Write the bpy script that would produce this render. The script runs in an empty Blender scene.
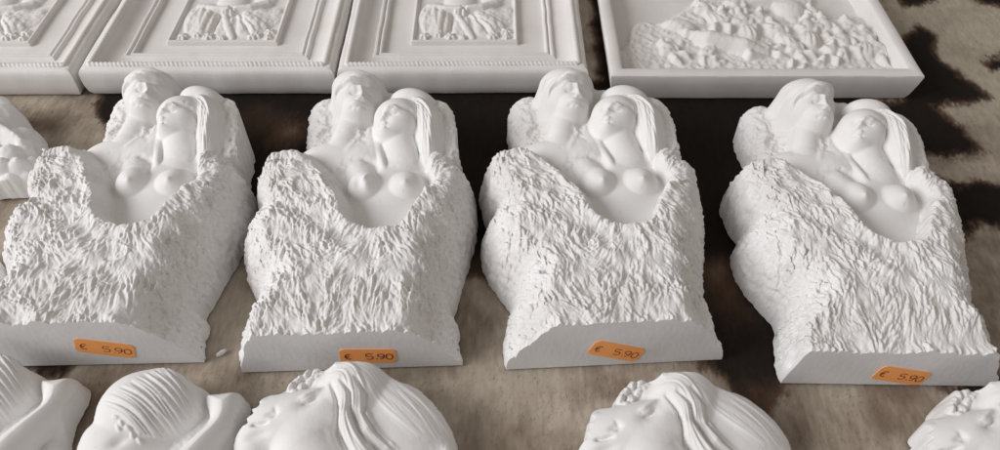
import bpy, math, random
import numpy as np

# ------------------------------------------------------------------ setting up
S = bpy.context.scene
COL = S.collection
rng = np.random.default_rng(7)
MM = 0.001

# Camera of the photograph (pixels of the 1000 x 450 picture, lengths in mm).
FPX, PITCH, CAM_H = 750.0, math.radians(48.5), 300.0
_fw = np.array([0, math.cos(PITCH), -math.sin(PITCH)])
_up = np.array([0, math.sin(PITCH), math.cos(PITCH)])


def world(px, py, z=0.0):
    """point of the place (mm) seen at a pixel, at the height z above the rug"""
    d = FPX * _fw + np.array([px - 500.0, 0, 0]) - (py - 225.0) * _up
    return d * ((z - CAM_H) / d[2]) + np.array([0, 0, CAM_H])


# ------------------------------------------------------------------ noise and curves
def _hash(ix, iy, seed):
    h = (ix.astype(np.int64) * 374761393 + iy.astype(np.int64) * 668265263 + seed * 974634777) & 0x7FFFFFFF
    h = ((h ^ (h >> 13)) * 1274126177) & 0x7FFFFFFF
    return (h ^ (h >> 16)) & 0xFFFF


def noise(x, y, seed=0):
    x = np.asarray(x, float); y = np.asarray(y, float)
    ix, iy = np.floor(x), np.floor(y)
    fx, fy = x - ix, y - iy
    ux, uy = fx * fx * fx * (fx * (fx * 6 - 15) + 10), fy * fy * fy * (fy * (fy * 6 - 15) + 10)

    def g(ox, oy):
        a = _hash(ix + ox, iy + oy, seed) * (2 * math.pi / 65536)
        return np.cos(a) * (fx - ox) + np.sin(a) * (fy - oy)
    n0 = g(0, 0) + ux * (g(1, 0) - g(0, 0))
    n1 = g(0, 1) + ux * (g(1, 1) - g(0, 1))
    return (n0 + uy * (n1 - n0)) * 1.41


def fbm(x, y, seed=0, octaves=4, gain=0.5):
    a, s, t = 1.0, 0.0, 0.0
    for k in range(octaves):
        s = s + a * noise(x * 2 ** k, y * 2 ** k, seed + 17 * k); t += a; a *= gain
    return s / t


def smooth(pts, n=6, closed=True):
    p = np.array(pts, float); m = len(p); out = []
    rngi = range(m) if closed else range(m - 1)
    for i in rngi:
        if closed:
            a, b, c, d = p[(i - 1) % m], p[i], p[(i + 1) % m], p[(i + 2) % m]
        else:
            a, b, c, d = p[max(i - 1, 0)], p[i], p[i + 1], p[min(i + 2, m - 1)]
        for k in range(n):
            t = k / n
            out.append(0.5 * (2 * b + (c - a) * t + (2 * a - 5 * b + 4 * c - d) * t * t + (3 * b - a - 3 * c + d) * t ** 3))
    if not closed:
        out.append(p[-1])
    return np.array(out)


def sdf(U, V, poly):
    """distance to a closed polygon, positive inside"""
    best = np.full(U.shape, 1e9); ins = np.zeros(U.shape, bool)
    m = len(poly)
    for i in range(m):
        ax, ay = poly[i][:2]; bx, by = poly[(i + 1) % m][:2]
        ex, ey = bx - ax, by - ay
        wx, wy = U - ax, V - ay
        t = np.clip((wx * ex + wy * ey) / (ex * ex + ey * ey + 1e-12), 0, 1)
        best = np.minimum(best, (wx - t * ex) ** 2 + (wy - t * ey) ** 2)
        if ay != by:
            c = ((ay > V) != (by > V)) & (U < ex * (V - ay) / (by - ay) + ax)
            ins ^= c
    d = np.sqrt(best)
    return np.where(ins, d, -d)


def sstep(x, a, b):
    t = np.clip((x - a) / (b - a), 0, 1)
    return t * t * (3 - 2 * t)


def smax(a, b, k):
    if k <= 0:
        return np.maximum(a, b)
    h = np.clip(k - np.abs(a - b), 0, None) / k
    return np.maximum(a, b) + h * h * k * 0.25


def dome(t, p=2.0):
    t = np.clip(t, 0, 1)
    return (1 - (1 - t) ** p) ** (1 / p)


# ------------------------------------------------------------------ meshes
def make_mesh(name, verts, faces, mat, parent=None, normals=None, loc=None, smooth_shade=True):
    """verts in mm; faces an (n,4) or (n,3) index array or a list of polygons"""
    me = bpy.data.meshes.new(name)
    v = np.asarray(verts, np.float32) * MM
    me.vertices.add(len(v)); me.vertices.foreach_set('co', v.ravel())
    if isinstance(faces, np.ndarray):
        n, k = faces.shape
        me.loops.add(n * k); me.loops.foreach_set('vertex_index', faces.astype(np.int32).ravel())
        me.polygons.add(n); me.polygons.foreach_set('loop_start', np.arange(0, n * k, k, dtype=np.int32))
    else:
        flat = [i for f in faces for i in f]
        me.loops.add(len(flat)); me.loops.foreach_set('vertex_index', np.array(flat, np.int32))
        me.polygons.add(len(faces))
        me.polygons.foreach_set('loop_start', np.cumsum([0] + [len(f) for f in faces[:-1]]).astype(np.int32))
    me.update(calc_edges=True); me.validate()
    me.polygons.foreach_set('use_smooth', np.full(len(me.polygons), smooth_shade))
    if normals is not None and len(me.vertices) == len(normals):
        me.normals_split_custom_set_from_vertices(np.asarray(normals, float).tolist())
    me.materials.append(mat)
    o = bpy.data.objects.new(name, me); COL.objects.link(o)
    if parent is not None:
        o.parent = parent
    if loc is not None:
        o.location = loc
    return o


def vert_normals(P, faces):
    a, b, c, d = (P[faces[:, k]] for k in range(4))
    fn = np.cross(c - a, d - b)
    n = np.zeros_like(P)
    for k in range(4):
        for ax in range(3):
            n[:, ax] += np.bincount(faces[:, k], fn[:, ax], minlength=len(P))
    return n / (np.linalg.norm(n, axis=1, keepdims=True) + 1e-12)


def thing(name, label, cat, loc=(0, 0, 0), rz=0.0, group=None):
    o = bpy.data.objects.new(name, None); COL.objects.link(o)
    o.empty_display_size = 0.02
    o.location = loc; o.rotation_euler = (0, 0, rz)
    o['label'] = label; o['category'] = cat
    if group:
        o['group'] = group
    return o


def copy_tree(o, parent=None):
    c = o.copy(); COL.objects.link(c)
    if parent is not None:
        c.parent = parent
    for ch in list(o.children):
        copy_tree(ch, c)
    return c


class Relief:
    """a carved plaster body: a height above the rug over an outline, with parts"""

    def __init__(s, outline, res, edge_noise=0.0, seed=0, front=None, pad=2.0, edge_scale=9.0):
        o = np.array(outline)[:, :2]
        s.seed = seed; s.res = res; s.front = front
        lo, hi = o.min(0) - pad, o.max(0) + pad
        v0 = front if front is not None else lo[1]
        u = np.arange(lo[0], hi[0], res); v = np.arange(v0, hi[1], res)
        s.U, s.V = np.meshgrid(u, v)
        s.d = sdf(s.U, s.V, o)
        if edge_noise:
            s.d = s.d + edge_noise * fbm(s.U / edge_scale, s.V / edge_scale, seed + 5, 3)
        s.z = np.zeros(s.U.shape); s.lab = np.zeros(s.U.shape, int)

    # --- solids
    def ell(s, c, r, rot=0.0, lab=None, k=1.0, drop=6.0):
        cu, cv, cz = c; a, b, h = r
        cs, sn = math.cos(rot), math.sin(rot)
        x, y = s.U - cu, s.V - cv
        q = ((x * cs + y * sn) / a) ** 2 + ((-x * sn + y * cs) / b) ** 2
        f = np.where(q < 1, cz + h * np.sqrt(np.clip(1 - q, 0, 1)), cz - drop * (np.sqrt(q) - 1) * min(a, b))
        if lab is not None:
            s.lab[f > s.z] = lab
        s.z = smax(s.z, f, k)

    def _path(s, pts, want=None):
        """closest distance to a polyline, with the interpolated extra columns"""
        pts = np.array(pts, float)
        best = np.full(s.U.shape, 1e9); T = np.zeros(s.U.shape)
        n = len(pts) - 1
        for i in range(n):
            ax, ay = pts[i][:2]; ex, ey = pts[i + 1][0] - ax, pts[i + 1][1] - ay
            t = np.clip(((s.U - ax) * ex + (s.V - ay) * ey) / (ex * ex + ey * ey + 1e-9), 0, 1)
            dd = (s.U - ax - t * ex) ** 2 + (s.V - ay - t * ey) ** 2
            m = dd < best
            best = np.where(m, dd, best); T = np.where(m, i + t, T)
        return np.sqrt(best), T

    def tube(s, pts, rad, lab=None, k=1.0, flat=1.0, drop=5.0):
        """pts (u,v,z) chain, rad per point"""
        pts = np.array(pts, float); rad = np.array(rad, float)
        d, T = s._path(pts)
        x = np.arange(len(pts))
        R = np.interp(T, x, rad); Z = np.interp(T, x, pts[:, 2])
        f = np.where(d < R, Z + flat * np.sqrt(np.clip(R * R - d * d, 0, None)), Z - drop * (d - R))
        if lab is not None:
            s.lab[f > s.z] = lab
        s.z = smax(s.z, f, k)

    def soften(s, mask, n=1):
        for _ in range(n):
            p = np.pad(s.z, 1, mode='edge')
            b = (p[:-2, 1:-1] + p[2:, 1:-1] + p[1:-1, :-2] + p[1:-1, 2:] + 2 * s.z) / 6
            s.z = s.z + (b - s.z) * mask

    def hit(s, fn, px, py):
        """the point of the carved surface seen at a pixel of the photograph"""
        for zz in np.arange(60, 0, -0.25):
            u, v, _ = fn(px, py, zz)
            j = int(round((v - s.V[0, 0]) / s.res)); i = int(round((u - s.U[0, 0]) / s.res))
            if 0 <= j < s.U.shape[0] and 0 <= i < s.U.shape[1] and s.z[j, i] >= zz:
                return (u, v, zz)
        return fn(px, py, 10)

    # --- surface work
    def bump(s, c, r, amp, rot=0.0):
        cu, cv = c[:2]; a, b = r
        cs, sn = math.cos(rot), math.sin(rot)
        x, y = s.U - cu, s.V - cv
        q = ((x * cs + y * sn) / a) ** 2 + ((-x * sn + y * cs) / b) ** 2
        s.z = s.z + amp * np.exp(-q)

    def ridge(s, pts, w, amp, mask=None):
        pts = np.array([p[:2] for p in pts], float)
        d, T = s._path(pts)
        n = len(pts) - 1
        end = np.clip(np.minimum(T, n - T) / (0.25 * n), 0, 1) ** 0.5
        a = amp * np.exp(-(d / w) ** 2) * (0.35 + 0.65 * end)
        if mask is not None:
            a = a * mask
        s.z = s.z + a

    def strands(s, A, B, n, w, amp, seed=0, wob=0.5, mask=None, sharp=1.5, t0=0.0, t1=1.0):
        """ridges combed from guide A to guide B"""
        r = np.random.default_rng(seed)
        A = smooth(np.array([p[:2] for p in A]), 5, False); B = smooth(np.array([p[:2] for p in B]), 5, False)
        L = np.zeros(s.U.shape)
        for i in range(n):
            t = t0 + (t1 - t0) * (i + r.uniform(-.25, .25)) / max(n - 1, 1)
            p = A * (1 - t) + B * t
            ph = r.uniform(0, 6.28)
            q = np.linspace(0, 1, len(p))
            p = p + wob * np.stack([np.sin(q * 5 + ph), np.cos(q * 4 + ph)], 1)
            lo, hi = p.min(0) - 3 * w, p.max(0) + 3 * w
            j = np.where((s.V[:, 0] > lo[1]) & (s.V[:, 0] < hi[1]))[0]
            i2 = np.where((s.U[0] > lo[0]) & (s.U[0] < hi[0]))[0]
            if len(j) < 2 or len(i2) < 2:
                continue
            sl = (slice(j[0], j[-1] + 1), slice(i2[0], i2[-1] + 1))
            sub = Relief.__new__(Relief); sub.U = s.U[sl]; sub.V = s.V[sl]
            d, T = sub._path(p)
            m = len(p) - 1
            end = np.clip(np.minimum(T, m - T) / (0.18 * m), 0, 1)
            ww = w * r.uniform(.75, 1.3)
            a = r.uniform(.7, 1.2) * np.clip(1 - (d / (1.6 * ww)) ** sharp, 0, 1) * end ** 0.7
            L[sl] = np.maximum(L[sl], a)
        if mask is not None:
            L = L * mask
        s.z = s.z + amp * L

    def tufts(s, n, length, width, amp, angle, mask, seed=0, sign=1.0, jit=0.45):
        """chiselled locks: many short tapering ridges following a direction field"""
        r = np.random.default_rng(seed)
        L = np.zeros(s.U.shape)
        jj, ii = np.where(mask > 0.3)
        pick = r.integers(0, len(jj), n)
        H, Wd = s.U.shape
        for k in pick:
            j, i = jj[k], ii[k]
            a = angle[j, i] + r.normal(0, jit)
            ln = r.uniform(*length); w = r.uniform(*width); am = r.uniform(*amp)
            h = int((ln * 0.6 + w) / s.res) + 1
            j0, j1, i0, i1 = max(j - h, 0), min(j + h + 1, H), max(i - h, 0), min(i + h + 1, Wd)
            x = s.U[j0:j1, i0:i1] - s.U[j, i]; y = s.V[j0:j1, i0:i1] - s.V[j, i]
            p = (x * math.cos(a) + y * math.sin(a)) / ln + 0.5
            bend = r.normal(0, 0.5) * w
            q = (-x * math.sin(a) + y * math.cos(a) - bend * np.sin(p * 3.14)) / w
            inside = (p > 0) & (p < 1)
            taper = np.clip(p * (1 - p) * 4, 0, 1) ** 0.6
            skew = r.choice([-1, 1]) * 0.45
            c = np.where(q > skew * taper, (taper - q) / (taper - skew * taper + 1e-6), (q + taper) / (taper + skew * taper + 1e-6))
            f = np.where(inside, am * np.clip(c, 0, 1) * taper, 0)
            L[j0:j1, i0:i1] = np.maximum(L[j0:j1, i0:i1], f)
        s.z = s.z + sign * L * mask
        return L

    def islands(s, lab, keep=400):
        """give each large island of a label its own number; hand small ones to their neighbours"""
        m = (s.lab == lab) & (s.d > -1.5 * s.res)
        seen = np.zeros(m.shape, bool); nxt = 20; found = [lab]; first = True
        H, Wd = m.shape
        comps = []
        for j0, i0 in zip(*np.where(m)):
            if seen[j0, i0]:
                continue
            st = [(j0, i0)]; seen[j0, i0] = True; comp = []; nb = {}
            while st:
                j, i = st.pop(); comp.append((j, i))
                for a, b in ((j + 1, i), (j - 1, i), (j, i + 1), (j, i - 1)):
                    if 0 <= a < H and 0 <= b < Wd:
                        if m[a, b]:
                            if not seen[a, b]:
                                seen[a, b] = True; st.append((a, b))
                        else:
                            nb[s.lab[a, b]] = nb.get(s.lab[a, b], 0) + 1
            comps.append((comp, nb))
        comps.sort(key=lambda c: -len(c[0]))
        for n, (comp, nb) in enumerate(comps):
            nb.pop(lab, None)
            jj = np.array(comp)
            if n == 0:
                continue
            if len(comp) >= keep or not nb:
                s.lab[jj[:, 0], jj[:, 1]] = nxt; found.append(nxt); nxt += 1
            else:
                s.lab[jj[:, 0], jj[:, 1]] = max(nb, key=nb.get)
        return found

    # --- output
    def build(s, regions, mats, parents, base_part=None, z_off=0.0, cut=0.0, flank=0.0):
        """regions: label -> part name; parents: label -> parent; returns the parts by label"""
        U, V = s.U.copy(), s.V.copy(); Z = np.maximum(s.z, 0.0)
        gv, gu = np.gradient(s.d, s.res)
        g2 = np.maximum(gu * gu + gv * gv, 0.25)
        outside = s.d <= 0
        step = np.clip(-s.d, 0, 3 * s.res) / g2
        U = np.where(outside, U + gu * step, U)
        V2 = np.where(outside, V + gv * step, V)
        if s.front is not None:
            V2[0] = s.front
        V = V2
        Z = np.where(outside, cut, Z) + z_off
        H, Wd = U.shape
        ins = ~outside
        q_ok = ins[:-1, :-1] | ins[1:, :-1] | ins[:-1, 1:] | ins[1:, 1:]
        idx = np.arange(H * Wd).reshape(H, Wd)
        F = np.stack([idx[:-1, :-1], idx[:-1, 1:], idx[1:, 1:], idx[1:, :-1]], -1)[q_ok]
        lab = s.lab[:-1, :-1][q_ok]
        P = np.stack([U, V, Z], -1).reshape(-1, 3)
        N = vert_normals(P, F)
        if flank:
            steep = (sstep(1 - np.abs(N[:, 2]), 0.10, 0.45) * sstep(P[:, 2], 0.5, 5))
            w = (s.d < 17).ravel() * np.isin(s.lab, [L for L, n_ in regions.items() if n_ in ('fur_mantle', 'rock_backing')]).ravel()
            a, c = P[:, 1] + 0.6 * P[:, 0], P[:, 2]
            f = 1.3 * fbm(a / 4.2, c / 3.0, 201, 3) - 0.7 * np.abs(fbm(a / 2.2, c / 2.6, 207, 2)) + 0.4 * fbm(a / 1.1, c / 0.9, 203, 2)
            k = (flank * steep * w * f)[:, None]
            if s.front is not None:
                k = k * sstep(P[:, 1:2], 0.2, 2.0)
            P = P + N * k
            N = vert_normals(P, F)
        out = {}
        for L, name in regions.items():
            f = F[lab == L]
            if not len(f):
                continue
            used, inv = np.unique(f, return_inverse=True)
            par = parents[L] if isinstance(parents, dict) else parents
            par = out[par] if isinstance(par, int) else par
            m = mats[L] if isinstance(mats, dict) else mats
            out[L] = make_mesh(name, P[used], inv.reshape(f.shape), m, par, N[used])
        if base_part is not None:
            name, par, m = base_part
            cols = np.where(ins[0])[0]; cols = np.arange(cols[0] - 1, cols[-1] + 2)
            top = P.reshape(H, Wd, 3)[0, cols]
            rows = 7
            vv = np.concatenate([np.stack([top[:, 0], top[:, 1], z_off + (top[:, 2] - z_off) * k / (rows - 1)], 1) for k in range(rows)])
            n = len(cols)
            r0 = np.arange(n - 1)
            f = np.concatenate([np.stack([k * n + r0, k * n + r0 + 1, (k + 1) * n + r0 + 1, (k + 1) * n + r0], 1) for k in range(rows - 1)])
            out['base'] = make_mesh(name, vv, f, m, par, np.tile([[0, -1.0, 0]], (len(vv), 1)))
        return out


# ------------------------------------------------------------------ materials
def new_mat(name):
    m = bpy.data.materials.new(name); m.use_nodes = True
    nt = m.node_tree; b = nt.nodes['Principled BSDF']
    return m, nt, b


def plaster(name, base=(0.79, 0.785, 0.775), tint=(0.68, 0.66, 0.635), speck=0.5, bump=0.25, scratch=False, scale=1.0):
    m, nt, b = new_mat(name)
    n, l = nt.nodes, nt.links
    tc = n.new('ShaderNodeTexCoord')
    big = n.new('ShaderNodeTexNoise'); big.inputs['Scale'].default_value = 38 * scale; big.inputs['Detail'].default_value = 5
    l.new(tc.outputs['Object'], big.inputs['Vector'])
    r = n.new('ShaderNodeValToRGB'); r.color_ramp.elements[0].position = 0.30; r.color_ramp.elements[1].position = 0.62
    r.color_ramp.elements[0].color = (*tint, 1); r.color_ramp.elements[1].color = (*base, 1)
    l.new(big.outputs['Fac'], r.inputs['Fac'])
    # small dirt specks and pits
    vo = n.new('ShaderNodeTexNoise'); vo.inputs['Scale'].default_value = 420; vo.inputs['Detail'].default_value = 2
    l.new(tc.outputs['Object'], vo.inputs['Vector'])
    r2 = n.new('ShaderNodeValToRGB'); r2.color_ramp.elements[0].position = 0.70; r2.color_ramp.elements[1].position = 0.78
    r2.color_ramp.elements[0].color = (0, 0, 0, 1); r2.color_ramp.elements[1].color = (speck, speck, speck, 1)
    l.new(vo.outputs['Fac'], r2.inputs['Fac'])
    mx = n.new('ShaderNodeMix'); mx.data_type = 'RGBA'
    mx.inputs['B'].default_value = (0.36, 0.34, 0.31, 1)
    l.new(r2.outputs['Color'], mx.inputs['Factor']); l.new(r.outputs['Color'], mx.inputs['A'])
    l.new(mx.outputs['Result'], b.inputs['Base Color'])
    b.inputs['Roughness'].default_value = 0.82
    b.inputs['Specular IOR Level'].default_value = 0.3
    fine = n.new('ShaderNodeTexNoise'); fine.inputs['Scale'].default_value = 900; fine.inputs['Detail'].default_value = 4
    if scratch:
        mp = n.new('ShaderNodeMapping'); mp.inputs['Scale'].default_value = (0.5, 1, 0.22)
        mp.inputs['Rotation'].default_value = (0, 0.5, 0)
        l.new(tc.outputs['Object'], mp.inputs['Vector']); l.new(mp.outputs['Vector'], fine.inputs['Vector'])
    else:
        l.new(tc.outputs['Object'], fine.inputs['Vector'])
    bp = n.new('ShaderNodeBump'); bp.inputs['Strength'].default_value = bump * (0.3 if scratch else 1.0); bp.inputs['Distance'].default_value = 0.0006
    l.new(fine.outputs['Fac'], bp.inputs['Height']); l.new(bp.outputs['Normal'], b.inputs['Normal'])
    return m


M_ROUGH = plaster('rough_plaster', bump=0.5)
M_SMOOTH = plaster('smooth_plaster', base=(0.79, 0.785, 0.775), tint=(0.73, 0.72, 0.70), speck=0.25, bump=0.12)
M_CUT = plaster('sawn_plaster', base=(0.76, 0.76, 0.76), tint=(0.66, 0.66, 0.66), speck=0.35, bump=0.9, scratch=True)
M_FRAME = plaster('frame_plaster', base=(0.745, 0.725, 0.705), tint=(0.68, 0.655, 0.63), speck=0.2, bump=0.15)


def flat_mat(name, c, rough=0.6, var=0.08):
    m, nt, b = new_mat(name)
    n, l = nt.nodes, nt.links
    tc = n.new('ShaderNodeTexCoord')
    t = n.new('ShaderNodeTexNoise'); t.inputs['Scale'].default_value = 260; t.inputs['Detail'].default_value = 3
    l.new(tc.outputs['Object'], t.inputs['Vector'])
    r = n.new('ShaderNodeValToRGB'); r.color_ramp.elements[0].position = .3; r.color_ramp.elements[1].position = .7
    r.color_ramp.elements[0].color = (*[x * (1 - var) for x in c], 1); r.color_ramp.elements[1].color = (*[min(1, x * (1 + var)) for x in c], 1)
    l.new(t.outputs['Fac'], r.inputs['Fac']); l.new(r.outputs['Color'], b.inputs['Base Color'])
    b.inputs['Roughness'].default_value = rough
    return m


M_STICKER = flat_mat('orange_label_paper', (1.0, 0.41, 0.125), 0.5, 0.03)
M_INK = flat_mat('stamped_ink', (0.16, 0.035, 0.012), 0.7, 0.3)

# ------------------------------------------------------------------ the couple statues
# one mould; authored on the third statue of the row, in its own frame
_o = np.array([54.2, 180.1, 0]); _x = np.array([math.cos(math.radians(3.11)), math.sin(math.radians(3.11)), 0]); _y = np.array([-_x[1], _x[0], 0])


def P(px, py, z=0.0):
    q = world(px, py, z) - _o
    return (float(q @ _x), float(q @ _y), z)


def Q(px, py, z):
    """the figures stand higher out of the block towards their heads"""
    return P(px, py, z + float(np.interp(py, [118, 150, 185, 225], [8.5, 7.5, 4.0, 1.0])))


OUT = [(511, 371, 0), (504, 345, 10), (510, 305, 11), (505, 291, 12), (491, 273, 13), (481, 246, 14), (482, 231, 14),
       (490, 221, 12), (483, 202, 18), (480, 177, 22), (485, 157, 27), (503, 149, 27), (516, 147, 20), (510, 136, 13), (507, 122, 13),
       (513, 105, 17), (530, 91, 25), (548, 77, 38), (569, 71, 43), (588, 75, 42), (601, 91, 33), (630, 98, 32),
       (658, 106, 32), (673, 124, 32), (677, 145, 28), (690, 167, 24), (701, 181, 22), (708, 213, 19), (709, 245, 18),
       (707, 273, 16), (707, 298, 14), (716, 312, 13), (721, 332, 12), (723, 360, 0)]
RIM = [(440, 152), (487, 150), (510, 147), (533, 152), (557, 171), (574, 187), (586, 200), (593, 213), (608, 222), (629, 226), (648, 220),
       (654, 206), (661, 191), (667, 177), (659, 166), (655, 156), (664, 147), (690, 150), (760, 160)]


def couple(seed, bulge=0.0, chips=(), cutl=18.0, cutr=18.0, wall=12.0, low=0.0):
    out = [P(*p) for p in OUT]
    o = [(u, v) for u, v, _ in out]
    if bulge:
        o[0] = (o[0][0] - bulge * 0.55, o[0][1]); o[1] = (o[1][0] - bulge, o[1][1]); o[2] = (o[2][0] - bulge * .5, o[2][1])
    o = [(o[0][0] + 1.0, -25.0)] + [(o[0][0], -8.0)] + o[1:-1] + [(o[-1][0] + .5, -8.0), (o[-1][0] - 1, -25.0)]
    R = Relief(smooth(o, 5), 0.31, edge_noise=1.7, seed=3, front=0.0, edge_scale=8)
    U, V, d = R.U, R.V, R.d
    fine_edge = fbm(U / 2.6, V / 2.6, 41, 3)
    dn = d + 0.8 * fine_edge * (d > 0.5)
    # heights of the fur mantle, side to side and front to back
    Hb = np.interp(V[:, 0], [0, 18, 42, 70, 92, 112, 130, 150], [34, 35.5, 38, 38.5, 37, 34.5, 31, 28])[:, None] * np.ones_like(U)
    Hb = Hb - low * np.exp(-(V / 16) ** 2)
    right = sstep(U, 5, 35)
    left = 1 - sstep(U, -35, -5)
    rside = (16 + 9 * right + 9 * left * sstep(V, 8, 30)) * np.interp(V[:, 0], [0, 40, 85, 150], [1.0, 0.95, 0.72, 0.55])[:, None] * (1 - 0.25 * sstep(V, 72, 90))
    nf = 1 - sstep(V, 3, 30)
    rside = rside * (1 - nf) + (cutl * (1 - sstep(U, -8, 8)) + cutr * sstep(U, -8, 8)) * nf
    dt = np.clip(dn / rside, 0, 1); pw = 1.8 - 0.55 * nf
    zf = Hb * (1 - (1 - dt) ** pw) ** (1 / pw)
    zf = np.maximum(zf, np.interp(V, [0, 40, 90], [wall, 12, 14]) * dome(dn / 3.0, 2.2))
    zf = zf - 1.6 * np.exp(-V / 1.3) * np.clip(0.2 + 1.6 * fbm(U / 3.2 + 9, V / 3.2 + seed, 93, 3), 0, 2)
    # the covered arm on the left stands out as a block of its own
    a0 = P(486, 222, 20); a1 = P(560, 214, 36)
    dl, T = R._path([a0[:2], ((a0[0] + a1[0]) / 2, a0[1] - 1), a1[:2]])
    zf = zf - 3.2 * np.exp(-(dl / 3.2) ** 2) * np.clip(1.1 - T / 2, 0, 1)
    zf = zf + 1.3 * fbm(U / 14, V / 14, 11, 3) * sstep(d, 0, 8) + 2.2 * fbm(U / 17 + seed, V / 40, 12, 2) * np.exp(-V / 9) * sstep(d, 0, 6)
    # the block behind the two figures
    chest = sstep(V, 30, 45) * (1 - sstep(V, 88, 104)) * sstep(U, -40, -25) * (1 - sstep(U, 34, 44))
    R.z = (np.interp(V, [40, 75, 105, 150], [27, 28, 27.5, 29]) - 10 * sstep(V, 100, 118) * (1 - sstep(U, -28, -8))) * dome(dn / (9 + 10 * sstep(U, 10, 40)), 2.0) + 2.0 * fbm(U / 7, V / 7, 23, 4) * sstep(d, 0, 4) * (1 - chest)
    ROCK, MAN, MHAIR, WOM, WHAIR, FUR = 0, 1, 2, 3, 4, 5
    R.ell(P(531, 118, 8), (15, 19, 13), 0.1, ROCK, 5)
    R.ell(Q(655, 130, 15), (15, 24, 12), 0.2, ROCK, 6)
    R.ell(Q(664, 158, 12), (11, 12, 11), 0.2, ROCK, 5)
    R.ell(Q(651, 122, 17), (13, 20, 11), 0.15, ROCK, 6)
    R.z += 1.7 * fbm(U / 3.8, V / 3.8, 29, 4) * sstep(d, 0, 3) * (1 - chest)
    R.lab[chest > 0.3] = WOM
    # man: chest, shoulder, neck, head
    R.ell(Q(562, 168, 9), (27, 15.5, 15.5), -0.12, MAN, 3)
    R.ell(Q(586, 168, 10), (16, 18, 15), 0.1, MAN, 4)
    R.ell(Q(601, 101, 14), (13, 13, 12), -0.3, MHAIR, 5)
    R.ell(Q(566, 89, 24.5), (15.5, 9.5, 13.2), -0.1, MHAIR, 4)
    R.tube([Q(567, 112, 20), Q(563, 128, 18), Q(560, 146, 15)], [7.6, 7.2, 8.0], MAN, 3)
    R.ell(Q(568, 99, 24), (14, 12.5, 13.0), -0.08, MAN, 1.5)
    R.ell(Q(573, 109, 25.5), (9.0, 7.0, 9.5), 0.1, MAN, 2.5)
    # woman: trunk, breasts, neck, head
    R.ell(Q(622, 207, 8), (27, 34, 22), 0, WOM, 3)
    R.ell(Q(634, 172, 10), (23, 13, 15), -0.25, WOM, 4)
    R.tube([Q(612, 124, 21), Q(619, 144, 19), Q(628, 170, 16)], [10.2, 9.2, 10.0], WOM, 5)
    R.ell(Q(610, 129, 24), (8.5, 7.5, 9.5), 0.3, WOM, 3)
    R.ell(Q(615, 118, 25.5), (13.2, 12, 12.5), 0.15, WOM, 3)
    R.ell(Q(598, 187.5, 22.5), (9.4, 9.4, 10.5), 0.3, WOM, 4)
    R.tube([Q(598, 186, 22), Q(585, 172, 19)], [8, 6.5], WOM, 4)
    R.ell(Q(639, 187.5, 22.5), (9.4, 9.4, 10.5), -0.3, WOM, 4)
    for x, y in ((603, 182), (643, 180)):
        h = R.hit(P, x, y)
        R.bump(h, (4.0, 4.0), 0.9); R.bump(h, (1.5, 1.5), 0.9)
    # hair of the woman
    R.ell(Q(624, 105, 23), (14, 7.5, 12.5), -0.25, WHAIR, 3.5)
    R.tube([Q(634, 108, 26), Q(646, 121, 25), Q(651, 140, 22), Q(654, 162, 19)], [7.5, 8.5, 8, 6], WHAIR, 2)
    R.tube([Q(594, 134, 20), Q(601, 148, 21), Q(610, 162, 23.5), Q(614, 170, 23.5)], [2.2, 2.1, 1.9, 1.4], WHAIR, 1.5)
    R.tube([Q(588, 130, 15), Q(590, 146, 16), Q(602, 164, 18)], [4.5, 4.5, 3.5], WOM, 5)

    R.soften((d > 1) * 1.0, 3)

    def on(pts):
        return [R.hit(P, x, y) for x, y in pts]
    hm = (R.lab == WHAIR) * 1.0
    R.strands(on([(611, 104), (622, 98), (635, 103), (641, 116), (645, 137), (649, 160)]),
              on([(622, 96), (638, 98.5), (652, 113), (656, 127), (658, 142), (659, 157)]), 5, 1.7, 2.6, seed=5, wob=1.2, mask=hm)
    R.strands(on([(613, 104), (622, 99), (634, 104), (640, 117), (644, 138), (648, 160)]),
              on([(622, 96), (638, 98.5), (652, 113), (656, 127), (658, 142), (659, 157)]), 12, 0.6, 0.9, seed=25, wob=1.0, mask=hm)
    R.ridge(on([(619, 103), (631, 106), (637, 118), (641, 140), (644, 160)]), 1.2, -1.6)
    # hair of the man
    R.strands(on([(546, 106), (548, 94), (555, 85), (567, 81), (581, 80.5), (590, 87)]),
              on([(541, 108), (542, 95), (550, 82.5), (565, 76), (583, 76), (593, 85)]), 6, 0.85, 2.6, seed=9, wob=0.6)
    R.strands(on([(556, 83), (566, 79), (577, 79), (586, 85)]), on([(565, 75), (577, 75), (586, 78), (592, 88)]), 4, 0.8, 2.2, seed=10, wob=0.8)
    # faces: sockets, closed lids, noses, lips, chins
    def b(x, y, r, a, rot=0.0):
        R.bump(R.hit(P, x, y), r, a * 1.25, rot)

    def l(pts, w, a):
        R.ridge(on(pts), w, a * 1.25)
    b(569.5, 88.5, (3.6, 2.4), -1.1, -0.1); b(583, 90, (2.6, 2.2), -1.1, -0.3)
    l([(576, 85), (578.2, 91), (579.5, 95.5)], 1.5, 1.45)
    b(579.5, 95.8, (2.0, 1.6), 1.2); b(576.6, 96.8, (1.2, 1.0), 0.7); b(582.6, 97, (1.2, 1.0), 0.6)
    b(569.5, 89.2, (2.6, 1.5), 1.5, -0.1); b(583, 90.8, (1.9, 1.3), 1.2, -0.3)
    l([(565.5, 90.4), (569.5, 91.2), (573.5, 90.4)], 0.6, -0.9)
    l([(561, 87), (566, 84.2), (573, 84.5), (577, 86), (585, 86)], 1.0, 1.0)
    b(578.5, 99, (2.4, 0.9), -0.9)
    l([(569.5, 103), (574, 101.2), (578, 102), (583, 103)], 1.2, 1.3)
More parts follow.
